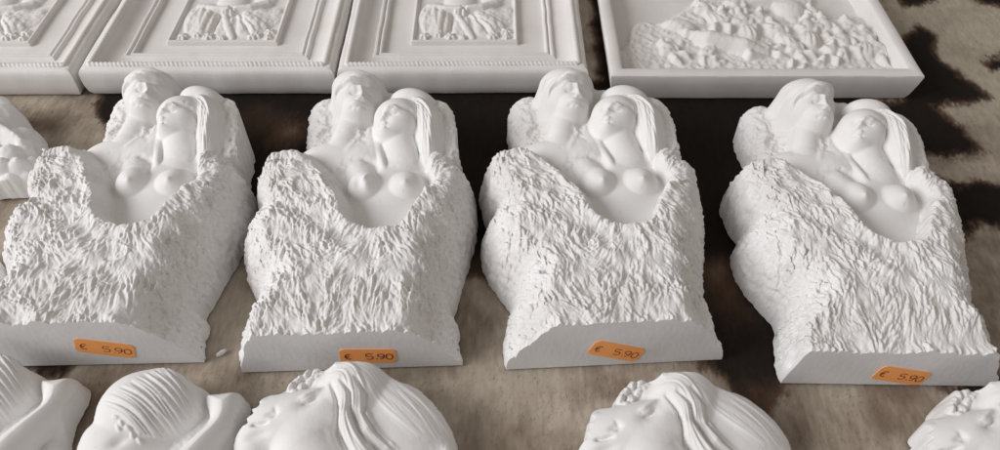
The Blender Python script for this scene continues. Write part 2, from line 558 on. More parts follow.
    l([(570.5, 106.4), (576, 107), (582, 106.2)], 1.25, 1.3)
    l([(568.5, 104.6), (575, 104.4), (584, 104.6)], 0.75, -1.7)
    b(576, 112, (3.2, 2.2), 1.2); b(576, 109, (3.0, 0.9), -0.7)
    l([(577, 119), (576, 134), (570, 148)], 1.6, 0.6)
    # woman's face, turned to him
    b(617, 108.5, (3.4, 2.0), -0.9, -0.3); b(603.5, 108.5, (1.9, 1.7), -0.8)
    l([(611, 105), (607.8, 110), (605.8, 113.5)], 1.5, 1.2)
    b(605.6, 113.8, (1.9, 1.5), 1.0)
    l([(613, 110.5), (617, 111.3), (621, 110.6)], 0.6, -0.8)
    b(617, 109.4, (2.4, 1.2), 1.3, -0.3)
    l([(610, 105), (616, 104), (622, 106)], 1.0, 0.9)
    b(605.5, 117, (2.0, 0.8), -0.9)
    l([(601, 120), (604.5, 118.8), (609.5, 120.4)], 1.15, 1.15)
    l([(602, 123.6), (605.5, 124.2), (609.5, 123)], 1.2, 1.1)
    l([(600, 121.8), (605, 121.7), (611, 122)], 0.7, -1.5)
    b(606, 128.5, (3.2, 2.4), 1.0)
    l([(587, 156), (600, 160), (612, 174)], 1.5, -1.3)
    # the fur laid round them
    rim = smooth([P(x, y, 35)[:2] for x, y in RIM], 5, False)
    poly = np.concatenate([rim, [(120, 60), (120, -60), (-130, -60), (-130, 100)]])
    fd = sdf(U, V, poly) + 1.0 * fbm(U / 5, V / 5, 61, 3)
    wl = (1 - sstep(U, -14, 10)) * sstep(V, 42, 62)
    mixf = sstep(fd, -0.6 - 4.0 * sstep(U, 24, 38) - 12.0 * wl, 2.6 + 3.0 * sstep(U, 28, 42))
    rimup = 1.0 * np.exp(-((fd - 3.5) / 3) ** 2)
    fig = R.z.copy()
    mixed = fig * (1 - mixf) + np.maximum(zf + rimup, 0.0) * mixf
    R.z = np.where(fd > 1.5, mixed, smax(np.where(fd > -14, np.minimum(22 + 0 * fig, fig) * (1 - mixf) + (zf + rimup) * mixf, 0), fig, 1.2) * (1 - sstep(fd, 0, 1.5)) + mixed * sstep(fd, 0, 1.5))
    R.lab[(R.z > fig + 0.6) & (fd > -12) & (V < 118)] = FUR
    R.lab[fd > 0.9] = FUR
    # locks of the fur, fanning out from the opening
    c = P(622, 180, 36)
    ang = np.arctan2(V - c[1], U - c[0]) + 0.9 * noise(U / 17, V / 17, 31)
    ang = np.where(U < c[0] - 22, -1.15 + 1.0 * noise(U / 14, V / 14, 37), ang)
    ed = sstep(d, 0.3, 5)
    calm = 1 - 0.55 * sstep(U - 0.10 * (V - 30), 33, 46) * sstep(V, 4, 12) * (1 - sstep(V, 62, 80))
    fm = sstep(fd, 0.3, 2.5) * ed * calm * (1 + 0.35 * left)
    R.z += 1.6 * fbm(U / 10, V / 10, 87, 2) * fm
    fm = fm * np.clip(0.66 + 1.3 * fbm(U / 12, V / 12, 89, 3), 0.2, 1.0)
    fl = fm * (1 + 0.9 * left * (1 - sstep(d, 14, 26)))
    R.tufts(1300, (9, 22), (1.3, 3.2), (0.5, 1.8), ang, fm, seed=101, jit=0.3)
    R.tufts(1000, (5, 14), (0.8, 1.8), (0.2, 1.1), ang, fm * np.clip(0.75 + 1.2 * fbm(U / 14, V / 14, 88, 2), 0.1, 1.2), seed=102)
    R.tufts(900, (5, 15), (0.6, 1.3), (0.4, 1.4), ang, fm, seed=103, sign=-1.0, jit=0.3)
    R.soften(fm, 1)
    R.tufts(700, (2.5, 8), (0.5, 1.0), (0.2, 0.8), ang, fl, seed=104, sign=-1.0, jit=0.5)
    R.z += 0.17 * fbm(U / 1.7, V / 1.7, 71 + seed, 3) * fm
    R.z += 0.25 * fbm(U / 2.2, V / 2.2, 73 + seed, 3) * sstep(d, .3, 3) * (R.lab == ROCK)
    R.z += 0.05 * fbm(U / 3, V / 3, 79 + seed, 2) * sstep(d, .3, 3)
    pr = np.random.default_rng(500 + seed)
    for _ in range(26):        # air bubbles and small knocks, different on every cast
        cu, cv = pr.uniform(-50, 50), pr.uniform(4, 140)
        r_ = pr.uniform(0.4, 1.1)
        R.bump((cu, cv), (r_, r_ * pr.uniform(.7, 1.5)), -pr.uniform(.5, 1.2) * (1 if cv < 60 or abs(cu) > 40 else .35), pr.uniform(0, 3))
    for (px, py, r1, r2, am, rot) in chips:
        R.bump(R.hit(P, px, py), (r1, r2), am, rot)
    return R, (ROCK, MAN, MHAIR, WOM, WHAIR, FUR)


GLYPH = {  # stamped price figures: strokes on a 0..1 x 0..1.6 cell
    '5': [[(0.95, 1.6), (0.1, 1.6), (0.05, 0.9), (0.7, 0.95), (0.98, 0.65), (0.9, 0.2), (0.5, 0), (0.05, 0.12)]],
    '9': [[(0.98, 1.1), (0.8, 0.78), (0.4, 0.72), (0.05, 1.0), (0.15, 1.45), (0.55, 1.6), (0.92, 1.4), (0.98, 1.0), (0.8, 0.3), (0.35, 0)]],
    '0': [[(0.5, 1.6), (0.12, 1.35), (0.02, 0.8), (0.12, 0.25), (0.5, 0), (0.88, 0.25), (0.98, 0.8), (0.88, 1.35), (0.5, 1.6)]],
    '.': [[(0.35, 0.02), (0.5, 0.22)]],
    'e': [[(0.95, 1.35), (0.6, 1.58), (0.25, 1.3), (0.15, 0.8), (0.25, 0.3), (0.6, 0.02), (0.95, 0.25)], [(0.0, 0.98), (0.7, 0.98)], [(0.0, 0.64), (0.62, 0.64)]],
}


def ribbon(lines, w, y):
    """strokes on the plane y = const (x right, z up) as flat ribbons"""
    V, Fc = [], []
    for ln in lines:
        ln = np.array(ln, float)
        t = np.gradient(ln, axis=0); t /= np.linalg.norm(t, axis=1, keepdims=True) + 1e-9
        nrm = np.stack([-t[:, 1], t[:, 0]], 1) * w / 2
        b = len(V)
        for p, q in zip(ln + nrm, ln - nrm):
            V.append((p[0], y, p[1])); V.append((q[0], y, q[1]))
        for i in range(len(ln) - 1):
            Fc.append((b + 2 * i, b + 2 * i + 1, b + 2 * i + 3, b + 2 * i + 2))
    return V, Fc


def price_sticker(parent, u, z, rot, wear=0.5):
    """orange label with bowed ends, stuck to the sawn front; lettering is its sub-part"""
    w, h = 12.4, 5.6
    pts = []
    for cx, cy, a0 in ((w - 2.6, -h + 2.6, -90), (w - 2.6, h - 2.6, 0), (-w + 2.6, h - 2.6, 90), (-w + 2.6, -h + 2.6, 180)):
        for q in range(6):
            a = math.radians(a0 + 18 * q)
            pts.append((cx + 2.6 * math.cos(a), cy + 2.6 * math.sin(a)))
    cs, sn = math.cos(rot), math.sin(rot)

    def tr(p, y):
        return (u + p[0] * cs - p[1] * sn, y, z + p[0] * sn + p[1] * cs)
    n = len(pts)
    v = [tr(p, -0.32) for p in pts] + [tr(p, -0.02) for p in pts]
    f = [tuple(range(n))] + [(i, n + i, n + (i + 1) % n, (i + 1) % n) for i in range(n)]
    st = make_mesh('price_sticker', v, f, M_STICKER, parent, smooth_shade=False)
    L = []
    sx, sz = 3.0, 2.7

    def put(ch, x0):
        for ln in GLYPH[ch]:
            q = smooth(np.array(ln), 3, False) if len(ln) > 2 else np.array(ln)
            L.append([(x0 + a * sx, -0.2 + b * sz - 2.3) for a, b in q])
    put('e', -10.4)
    for ch, x0 in (('5', -0.8), ('.', 2.6), ('9', 4.2), ('0', 8.0)):
        put(ch, x0)
    L2 = [[(p[0] * cs - p[1] * sn + u, p[0] * sn + p[1] * cs + z) for p in ln] for ln in L]
    V, Fc = ribbon(L2, wear, -0.40)
    make_mesh('lettering', V, Fc, M_INK, st, smooth_shade=False)


STAT = [
    dict(pose=(-184.0, 180.0, 1.33), bulge=3.5, cut=(16, 28, 4), sticker=(8.2, 13.7, math.radians(-16)), chips=[],
         label='white plaster couple statue beside the lumpy cut-off figure, its orange sticker slightly tilted'),
    dict(pose=(-65.2, 177.8, 2.14), bulge=0.8, cut=(11, 24, 5, 4.5), sticker=(6.3, 10.8, math.radians(-3)),
         chips=[(597, 181, 2.6, 4.0, -2.2, .4), (601, 176, 1.2, 3.2, 1.1, -.5), (609, 116, 3.2, 3.6, -1.6, 0)],
         label='white plaster couple statue with chipped breast, level orange sticker and clearly readable price'),
    dict(pose=(54.2, 180.1, 3.11), bulge=0.0, cut=(21, 21, 10), sticker=(-2.2, 11.6, math.radians(-22)), chips=[],
         label='white plaster couple statue with the most steeply slanted orange sticker of the row'),
    dict(pose=(175.0, 169.6, -0.97), bulge=-1.5, cut=(5, 12, 9, 7.5), sticker=(2.1, 8.2, math.radians(-13)), chips=[(640, 300, 3, 2, -0.8, 0)],
         label='white plaster couple statue beside cream hide patches, orange sticker low on its sawn front'),
]
for i, s in enumerate(STAT):
    X0, Y0, yaw = s['pose']
    t = thing('couple_statue', s['label'], 'statue', (X0 * MM, Y0 * MM, 0), math.radians(yaw), 'plaster couple statues in a row')
    t.scale = (0.97 if i == 3 else 1.0, 1, 1)
    R, (ROCK, MAN, MHAIR, WOM, WHAIR, FUR) = couple(i * 13, s['bulge'], s['chips'], *s['cut'])
    rocks = R.islands(ROCK)
    R.build({FUR: 'fur_mantle', MAN: 'man_figure', MHAIR: 'hair', WOM: 'woman_figure', WHAIR: 'hair', **{k: 'rock_backing' for k in rocks}},
            {FUR: M_ROUGH, **{k: M_ROUGH for k in rocks}, MAN: M_SMOOTH, MHAIR: M_SMOOTH, WOM: M_SMOOTH, WHAIR: M_SMOOTH},
            {FUR: t, **{k: t for k in rocks}, MAN: t, MHAIR: MAN, WOM: t, WHAIR: WOM}, base_part=('sawn_base', t, M_CUT), flank=1.15)
    price_sticker(t, *s['sticker'], wear=(0.42, 0.6, 0.45, 0.5)[i])

# ------------------------------------------------------------------ profile heads, front row
def H3(px, py, z):
    return tuple(world(px, py, z) - np.array([world(345, 420, 0)[0], world(345, 420, 0)[1], 0]))


def profile_head():
    o = [(236, 462, 6), (240, 442, 8), (247, 431, 10), (251, 427, 12), (250, 422, 12), (257, 418, 12), (255, 413, 12), (262, 411, 12), (262, 402, 13),
         (270, 396, 13), (284, 397, 13), (290, 387, 13), (299, 377, 13), (312, 371, 14), (325, 371, 16), (331, 364, 22), (340, 361, 22),
         (354, 365, 20), (373, 370, 16), (391, 381, 12), (403, 391, 8), (418, 397, 6), (434, 411, 5), (447, 426, 5), (457, 443, 5), (463, 470, 5)]
    pts = [H3(*p)[:2] for p in o]
    pts += [(38, -50), (40, -75), (-28, -78), (-32, -52), (-40, -36)]
    R = Relief(smooth(pts, 5), 0.30, edge_noise=0.5, seed=77, edge_scale=4)
    U, V, d = R.U, R.V, R.d
    BACK, FACE, HAIR, LUMP = 0, 1, 2, 3
    R.z = 12 * dome(d / 7, 2.0) + 0.8 * fbm(U / 5, V / 5, 4, 3) * sstep(d, 0, 3)
    # face lying on its back, looking up to the left
    R.ell(H3(300, 428, 6), (26, 17, 17), 0.1, FACE, 2)
    R.ell(H3(322, 424, 6), (24, 15, 19), 0.1, FACE, 3)
    R.ell(H3(262, 446, 5), (11, 12, 14), 0, FACE, 3)
    R.ell(H3(326, 390, 8), (9, 9, 12), 0.4, FACE, 3)
    R.tube([H3(312, 452, 8), H3(330, 485, 5)], [16, 17], FACE, 4)
    R.ell((5, -62, 0), (36, 24, 14), 0, FACE, 6)
    R.tube([H3(300, 400, 14), H3(284, 401, 13), H3(269, 406, 12)], [3.0, 3.2, 4.2], FACE, 2.5)
    R.ell(H3(268, 406.5, 13), (3.9, 3.4, 5.5), 0, FACE, 1.0)
    R.ell(H3(276, 409, 13), (2.2, 2.2, 4.5), 0, FACE, 0.8)
    R.ell(H3(259, 417.5, 10.5), (5.4, 2.2, 6.5), 0.25, FACE, 0.7)
    R.ell(H3(256.5, 427, 9.5), (5.6, 2.4, 6.8), 0.25, FACE, 0.7)
    R.ell(H3(249, 441, 8), (5.5, 5, 7), 0, FACE, 2)

    def on(pts):
        return [R.hit(H3, x, y) for x, y in pts]
    R.ridge(on([(252, 422.5), (258, 422.3), (268, 420)]), 0.8, -2.0)
    R.bump(R.hit(H3, 272, 411), (2.4, 1.2), -1.2, 0.3)
    R.ridge(on([(275, 405), (277, 411), (273, 415)]), 0.9, -0.8)
    R.bump(R.hit(H3, 256, 433), (5, 1.5), -1.4, 0.2)
    # eye and brow
    R.bump(R.hit(H3, 309, 398), (5.5, 3.0), -2.6, 0.5)
    h = R.hit(H3, 309, 398.5)
    R.ell((h[0], h[1], h[2] - 2.0), (4.6, 2.5, 3.6), 0.5, FACE, 0.9)
    R.ridge(on([(303, 402), (309, 400), (316, 395.5)]), 0.55, -1.2)
    R.ridge(on([(301, 397), (308, 393), (316, 389), (325, 387)]), 1.3, 1.5)
    R.z = np.minimum(R.z, 9 + 20 * dome(d / 3.4, 2.0))
    # loose curls before the forehead
    rr = np.random.default_rng(3)
    for k, (x, y) in enumerate([(294, 389), (301, 382), (309, 377), (318, 375), (304, 389), (313, 383), (297, 394), (322, 379)]):
        R.ell(H3(x, y, 15), (3.9 + rr.uniform(-.6, .9), 2.4 + rr.uniform(-.3, .5), 5.2), rr.uniform(.2, 1.4), LUMP, 0.4)
    lump = (R.lab == LUMP)
    R.z += 1.1 * fbm(U / 2.4, V / 2.4, 8, 3) * lump
    # hair: back dome, front rolls, long locks
    R.ell(H3(385, 424, 2), (34, 27, 18), -0.5, HAIR, 2)
    R.ell(H3(356, 400, 6), (18, 22, 20), -0.3, HAIR, 2)
    R.tube([H3(327, 377, 17), H3(338, 369, 19), H3(352, 374, 20), H3(361, 392, 19), H3(360, 410, 18), H3(370, 430, 17), H3(388, 446, 14)], [3.0, 4.5, 5.0, 4.6, 4.0, 4.4, 4.2], HAIR, 0.8)
    R.tube([H3(330, 382, 19), H3(338, 390, 20), H3(342, 405, 20), H3(347, 420, 20), H3(355, 436, 18), H3(366, 455, 16)], [2.5, 3.6, 3.4, 3.4, 4.0, 4.4], HAIR, 0.8)
    R.tube([H3(332, 395, 19), H3(331, 412, 19), H3(327, 428, 19), H3(331, 444, 18), H3(341, 462, 16)], [2.2, 2.8, 2.6, 3.2, 4.0], HAIR, 0.8)
    R.tube([H3(354, 384, 20), H3(350, 400, 20), H3(356, 415, 19), H3(362, 428, 18)], [2.6, 2.8, 2.2, 1.6], HAIR, 0.8)
    hm = sstep(np.where(R.lab == HAIR, 1.0, 0.0), 0.5, 1)
    g1 = [H3(326, 378, 22), H3(338, 382, 22), H3(341, 400, 22), H3(337, 420, 22), H3(340, 440, 20), H3(352, 470, 15)]
    g2 = [H3(336, 364, 20), H3(354, 369, 22), H3(364, 390, 22), H3(366, 412, 20), H3(378, 432, 18), H3(402, 452, 12)]
    R.strands(g1, g2, 13, 0.85, 1.0, seed=2, wob=0.4, mask=hm)
    for q in ([(331, 381), (337, 396), (338, 412), (336, 432), (342, 448)], [(341, 377), (350, 390), (351, 408), (357, 425), (366, 440)], [(356, 375), (366, 392), (364, 410), (375, 428), (392, 444)]):
        R.ridge(on(q), 0.8, -2.0)
    g3 = [H3(344, 363, 20), H3(366, 376, 20), H3(380, 398, 18), H3(396, 420, 14), H3(420, 445, 8)]
    g4 = [H3(356, 366, 14), H3(388, 381, 12), H3(412, 401, 8), H3(432, 420, 6), H3(452, 446, 4)]
    R.strands(g3, g4, 7, 1.8, 0.6, seed=4, wob=1.0, mask=hm)
    R.strands(g3, g4, 24, 0.6, 0.35, seed=14, wob=0.9, mask=hm)
    R.strands(g1, g2, 26, 0.4, 0.4, seed=15, wob=0.6, mask=hm)
    R.z += 0.05 * fbm(U / 3, V / 3, 79, 2) * sstep(d, .3, 3)
    return R, (BACK, FACE, HAIR, LUMP)


R, (BACK, FACE, HAIR, LUMP) = profile_head()
first = thing('profile_head', 'white plaster profile head with long wavy locks, just below the level price sticker', 'plaster head',
              tuple((np.array([*world(345, 420, 0)[:2], 0]) - np.array([0, 1.0, 0])) * MM), 0, 'plaster profile heads in the front row')
R.build({BACK: 'backing', FACE: 'face', HAIR: 'hair', LUMP: 'forehead_curls'}, M_SMOOTH, first)
ref = world(337, 368, 22)
for (px, py, rz, label) in [
    (664, 379, math.radians(2), 'white plaster profile head lying below the most steeply slanted price sticker'),
    (992, 388, math.radians(3), 'white plaster profile head cut off by the picture edge, below the low price sticker')]:
    c = copy_tree(first)
    p = world(px, py, 22); q = np.array(first.location) / MM
    off = np.array([q[0] - ref[0], q[1] - ref[1]])
    cs, sn = math.cos(rz), math.sin(rz)
    c.location = ((p[0] + off[0] * cs - off[1] * sn) * MM, (p[1] + off[0] * sn + off[1] * cs) * MM, 0)
    c.rotation_euler[2] = rz; c['label'] = label

# ------------------------------------------------------------------ sleeping heads with raised arm, front row
_s0 = np.array([*world(170, 430, 0)[:2], 0])


def H2(px, py, z):
    return tuple(world(px, py, z) - _s0)


def sleeping_head():
    o = [(84, 458, 4), (92, 443, 5), (100, 434, 6), (103, 424, 8), (107, 411, 10), (121, 393, 12), (143, 381, 14), (167, 374, 16), (184, 379, 16), (194, 389, 12),
         (206, 393, 10), (238, 392, 10), (245, 396, 10), (244, 408, 10), (240, 424, 8), (238, 436, 6), (237, 456, 5), (238, 480, 4)]
    pts = [H2(*p)[:2] for p in o] + [(26, -40), (18, -62), (-22, -66), (-38, -42)]
    R = Relief(smooth(pts, 5), 0.36, edge_noise=0.4, seed=78, edge_scale=4)
    U, V, d = R.U, R.V, R.d
    BACK, FACE, HAIR, ARM = 0, 1, 2, 3
    R.z = 9 * dome(d / 5, 2.0)
    R.ell(H2(226, 440, 2), (9, 12, 12), 0.2, BACK, 3)
    R.z += 0.9 * fbm(U / 4, V / 4, 4, 3) * sstep(d, 0, 3)
    R.ell(H2(130, 446, 3), (21, 17, 16), 0.2, FACE, 3)
    R.ell((0, -48, 0), (36, 24, 15), 0, FACE, 6)
    R.ell(H2(112, 440, 4), (8, 6, 9), 0.7, FACE, 2)
    R.bump(H2(120, 444, 16), (4, 2), -1.6, 0.5)
    R.ell(H2(152, 416, 3), (23, 21, 22), 0.5, HAIR, 1.0)
    R.ell(H2(172, 408, 4), (18, 19, 20), 0.2, HAIR, 2.0)
    arm = [H2(*p)[:2] for p in [(203, 395, 14), (222, 393.5, 12), (238, 393, 11), (244, 398, 11), (243, 407, 12), (236, 426, 14), (206, 462, 15), (182, 490, 15), (138, 490, 16),
                                (165, 458, 18), (196, 428, 18), (206, 414, 17)]]
    ad = sdf(U, V, smooth(arm, 3))
    zarm = np.where(ad > 0, 8 + 10.5 * dome(ad / 8.0, 2.0) + 3.2 * sstep(-V - 0.3 * U, -12, 10), ad * 6)
    R.lab[zarm > R.z] = ARM
    R.z = smax(R.z, zarm, 2.5)
    hm = (R.lab == HAIR) * 1.0
    # fine wavy strands combed back over the head
    A = [H2(106, 416, 12), H2(122, 416, 22), H2(136, 428, 24), H2(147, 446, 22), H2(152, 468, 18)]
    B = [H2(170, 374, 14), H2(183, 386, 18), H2(193, 400, 20), H2(200, 416, 20), H2(204, 436, 18)]
    R.strands(A, B, 34, 0.42, 1.15, seed=12, wob=0.7, mask=hm, sharp=1.2)
    for x, y, r_ in [(116, 417, 0.3), (121, 422, 1.0), (127, 427, 0.5), (132, 433, 1.2), (118, 426, .9), (139, 440, .8)]:
        h = R.hit(H2, x, y)
        R.ell((h[0], h[1], h[2] - 1.6), (2.4, 1.2, 2.6), -r_, HAIR, 0.6)
    R.z += 0.05 * fbm(U / 3, V / 3, 79, 2) * sstep(d, .3, 3)
    return R, (BACK, FACE, HAIR, ARM)


R, (BACK, FACE, HAIR, ARM) = sleeping_head()
first = thing('sleeping_head', 'white plaster head with combed hair and raised elbow, beside the wavy haired profile head', 'plaster head',
              tuple(_s0 * MM), 0, 'plaster heads with a raised arm')
R.build({BACK: 'backing', FACE: 'face', HAIR: 'hair', ARM: 'arm'}, M_SMOOTH, first)
c = copy_tree(first)
e0, e1 = world(243, 395, 10), world(80, 381, 10)
c.location = (first.location.x + (e1[0] - e0[0]) * MM, first.location.y + (e1[1] - e0[1]) * MM, 0)
c['label'] = 'white plaster head with raised elbow, its face cut off by the picture edge'

# ------------------------------------------------------------------ corniced frames, back row
def sweep(name, w, h, prof, mat, parent, seg=64, wob=0.25, seed=0, cap=False):
    """a moulding run round a w x h rectangle (origin front centre, y back), mitred; prof = [(inset, z)]"""
    prof = np.array(prof, float); n = len(prof)
    rings = []
    r = 1.2
    for k in range(4):
        for i in range(seg):
            t = i / seg
            rings.append((k, t))
    V = []
    for (k, t) in rings:
        for ins, z in prof:
            x0, x1, y0, y1 = -w / 2 + ins, w / 2 - ins, ins, h - ins
            c = [(x0, y0), (x1, y0), (x1, y1), (x0, y1)]
            a, b = c[k], c[(k + 1) % 4]
            V.append((a[0] + (b[0] - a[0]) * t, a[1] + (b[1] - a[1]) * t, z))
    V = np.array(V)
    V[:, 2] += np.where(V[:, 2] > 1, wob * fbm(V[:, 0] / 30, V[:, 1] / 30, seed, 3), 0)
    e = fbm(V[:, 0] / 22, V[:, 1] / 22, seed + 9, 3) * wob * 1.3
    V[:, 0] += e; V[:, 1] += fbm(V[:, 0] / 22, V[:, 1] / 22, seed + 19, 3) * wob * 1.3
    m = len(rings)
    Fc = []
    for i in range(m):
        j = (i + 1) % m
        for p in range(n - 1):
            Fc.append((i * n + p, j * n + p, j * n + p + 1, i * n + p + 1))
    o = make_mesh(name, V, np.array(Fc), mat, parent)
    o.data.set_sharp_from_angle(angle=math.radians(42))
    return o


def rope(w, h, inset, z, r, pitch, parent, seed=0):
    """twisted rope trim round the frame"""
    x0, x1, y0, y1 = -w / 2 + inset, w / 2 - inset, inset, h - inset
    pts, dirs = [], []
    for a, b in (((x0, y0), (x1, y0)), ((x1, y0), (x1, y1)), ((x1, y1), (x0, y1)), ((x0, y1), (x0, y0))):
        a, b = np.array(a), np.array(b); L = np.linalg.norm(b - a); n = int(L / 0.7)
        for i in range(n):
            pts.append(a + (b - a) * i / n); dirs.append((b - a) / L)
    m, K = len(pts), 12
    V = []
    s = 0.0
    for i, (p, dr) in enumerate(zip(pts, dirs)):
        if i:
            s += np.linalg.norm(p - pts[i - 1])
        nr = np.array([-dr[1], dr[0]])
        wear = 0.75 + 0.35 * noise(np.array(p[0] / 15), np.array(p[1] / 15), seed + 3)
        for k in range(K):
            a = 2 * math.pi * k / K
            rr = r * (1 + 0.55 * wear * abs(math.sin(a - math.pi * s / pitch)) - 0.2)
            V.append((p[0] + nr[0] * rr * math.cos(a), p[1] + nr[1] * rr * math.cos(a), z + rr * math.sin(a)))
    Fc = [(i * K + k, ((i + 1) % m) * K + k, ((i + 1) % m) * K + (k + 1) % K, i * K + (k + 1) % K) for i in range(m) for k in range(K)]
    return make_mesh('rope_trim', V, np.array(Fc), M_FRAME, parent)


def plaque(w, d0, depth, parent, seed):
    """small raised picture of a seated lady among flowers, with a ledge round it"""
    o = [(-w / 2, 0), (w / 2, 0), (w / 2, depth), (-w / 2, depth)]
    R = Relief(o, 0.4, front=None, pad=1)
    U, V, d = R.U, R.V, R.d
    R.z = 13.6 * dome(d / 0.9, 2) - 2.4 * sstep(d, 2.2, 3.2)
    b = R.z.copy()
    rr = np.random.default_rng(5)
    # skirts and cloaks: long falling folds, hands in the lap, sashes, flowers along the foot
    R.ell((-20, 28, 8), (13, 22, 8), 0.08, None, 2)
    R.ell((15, 26, 8), (16, 19, 8), -0.2, None, 2)
    R.ell((-3, 20, 8), (9, 14, 6.5), 0, None, 2)
    R.ell((28, 32, 8), (8, 14, 6.5), -0.3, None, 2)
    m = sstep(R.z - b, 0.3, 1.5)
    R.strands([(-31, 12), (-30, 26), (-25, 44)], [(-10, 8), (-11, 24), (-15, 44)], 5, 1.5, 1.3, seed=3, wob=1.6, mask=m)
    R.strands([(3, 6), (4, 20), (-2, 36)], [(30, 13), (19, 26), (6, 38)], 5, 1.7, 1.4, seed=6, wob=1.8, mask=m)
    R.z += 1.2 * fbm(U / 5, V / 8, 19, 3) * m
    for q, w_, a_ in [([(-7, 36), (-2, 22), (6, 7)], 1.3, -2.6), ([(5, 34), (9, 22), (17, 10)], 1.2, -2.4), ([(-10, 40), (-9, 22), (-9, 9)], 1.1, -2.2)]:
        R.ridge(q, w_, a_)
    R.tube([(-5, 30, 13), (0, 18, 14), (5, 7, 11)], [2.0, 2.6, 2.2], None, 0.8)
    R.tube([(-24, 42, 13), (-13, 37, 16), (-4, 36, 17)], [3.2, 2.6, 2.0], None, 0.8)
    R.tube([(20, 46, 13), (11, 39, 16), (2, 37, 17)], [3.4, 2.6, 2.0], None, 0.8)
    for k in range(9):
        R.ell((-6 + rr.uniform(-4, 9), 36 + rr.uniform(-3, 3), 15), (1.8, 1.4, 3.2), rr.uniform(0, 3), None, 0.4)
    R.ell((-4, 50, 8), (12, 12, 9), 0, None, 1); R.ell((-2, 66, 10), (6, 7, 9), 0, None, 1); R.ell((18, 54, 8), (9, 12, 8), 0, None, 1)
    for fu, fv, fr in [(-w / 2 + 9, 8, 3.3), (-w / 2 + 18, 10.5, 2.8), (-w / 2 + 26, 8, 3.4), (-w / 2 + 34, 6.5, 2.4), (18, 8, 2.8), (w / 2 - 16, 10, 3.2), (w / 2 - 8, 13, 3.3), (w / 2 - 8, 7, 2.4), (-1, 6, 2.2)]:
        for q in range(5):
            a = q * 1.257 + fu
            R.ell((fu + fr * .62 * math.cos(a), fv + fr * .62 * math.sin(a), 11.5), (fr * .6, fr * .42, 2.6), a, None, 0.3)
        R.ell((fu, fv, 12.5), (fr * .35, fr * .35, 2.4), 0, None, 0.2)
    R.z = b + (R.z - b) * 0.72
    R.soften(np.ones_like(U), 1)
    R.z += 0.3 * fbm(U / 2.5, V / 2.5, 9, 3) * m
    ob = R.build({0: 'relief_picture'}, M_FRAME, parent, z_off=1.2)[0]
    ob.location = (0, d0 * MM, 0)
    return ob


def corniced_frame(w, h, label, loc, rz, seed):
    t = thing('corniced_frame', label, 'picture frame', loc, rz, 'corniced plaster frames in the back row')
    prof = [(2.2, 0), (0.9, 2.5), (0.2, 7), (0, 12), (0.2, 16), (1.0, 18.2), (2.4, 19.2), (4.0, 19.4), (6.5, 19.2), (8.0, 18.6),
            (9.2, 17.0), (11, 15.4), (13.5, 14.0), (16.5, 13.2), (19.4, 13.0), (19.6, 13.9), (20.6, 14.9), (21.6, 14.9), (22.4, 14.1), (22.6, 13.3),
            (23.0, 13.3), (23.2, 14.0), (24.0, 14.6), (24.8, 14.4), (25.3, 13.6), (25.6, 11.0)]
    sweep('cornice', w, h, prof, M_FRAME, t, 60, 0.55, seed)
    rope(w, h, 6.0, 19.0, 1.8, 2.7, t, seed)
    x, y0, y1 = w / 2 - 25.0, 25.0, h - 25.0
    g = 24
    xs, ys = np.linspace(-x, x, g), np.linspace(y0, y1, g)
    X, Y = np.meshgrid(xs, ys)
    Vv = np.stack([X, Y, 11.3 + 0.3 * fbm(X / 20, Y / 20, seed + 2, 2)], -1).reshape(-1, 3)
    idx = np.arange(g * g).reshape(g, g)
    Fc = np.stack([idx[:-1, :-1], idx[:-1, 1:], idx[1:, 1:], idx[1:, :-1]], -1).reshape(-1, 4)
    make_mesh('panel', Vv, Fc, M_FRAME, t)
    plaque(w - 84, 36.5, h - 73, t, seed)
    return t


def place(a, b, z=0.0):
    A, B = world(*a, z), world(*b, z)
    m = (A + B) / 2
    return (m[0] * MM, m[1] * MM, 0), math.atan2(B[1] - A[1], B[0] - A[0]), float(np.linalg.norm(B - A))


loc, rz, w = place((336, 71), (589, 70), 19)
corniced_frame(w, 205, 'white plaster frame with rope edge and seated lady relief, next to the deep tray', loc, rz, 1)
loc, rz, w2 = place((76, 71), (333, 71), 19)
corniced_frame(w2, 205, 'white plaster frame with rope edge, middle one of the three corniced frames', loc, rz, 2)
loc, rz, w3 = place((-190, 72), (70, 72), 19)
corniced_frame(w3, 205, 'white plaster frame with rope edge, cut off by the picture edge at its side', loc, rz, 3)

# ------------------------------------------------------------------ deep tray with a crowded relief
loc, rz, w = place((611, 76), (926, 76), 20)
tray = thing('tray_relief', 'deep white plaster tray with plain rim holding a crowded figure relief', 'plaster relief', loc, rz)
TH_ = 150.0
sweep('rim', w, TH_, [(4.0, 0), (2.6, 4), (1.2, 12), (0.3, 18.6), (0.6, 19.6), (1.6, 20.2), (4.5, 20.3), (7.0, 20.1), (8.0, 19.5), (8.6, 18), (9.6, 6)], M_FRAME, tray, 60, 0.3, 8)


def T4(px, py, z):
    q = world(px, py, z) - np.array([loc[0] / MM, loc[1] / MM, 0])
    return (q[0] * math.cos(rz) + q[1] * math.sin(rz), -q[0] * math.sin(rz) + q[1] * math.cos(rz), z)


iw = w / 2 - 9.0
R = Relief([(-iw, 9), (iw, 9), (iw, TH_ - 9), (-iw, TH_ - 9)], 0.42, pad=1)
U, V, d = R.U, R.V, R.d
R.z = np.full(U.shape, 6.5) + 0.2 * fbm(U / 15, V / 15, 3, 2)
flat = R.z.copy()
rr = np.random.default_rng(21)


def c2(x, y, z):
    return T4(600 + x / 3.03, y / 3.03, z)


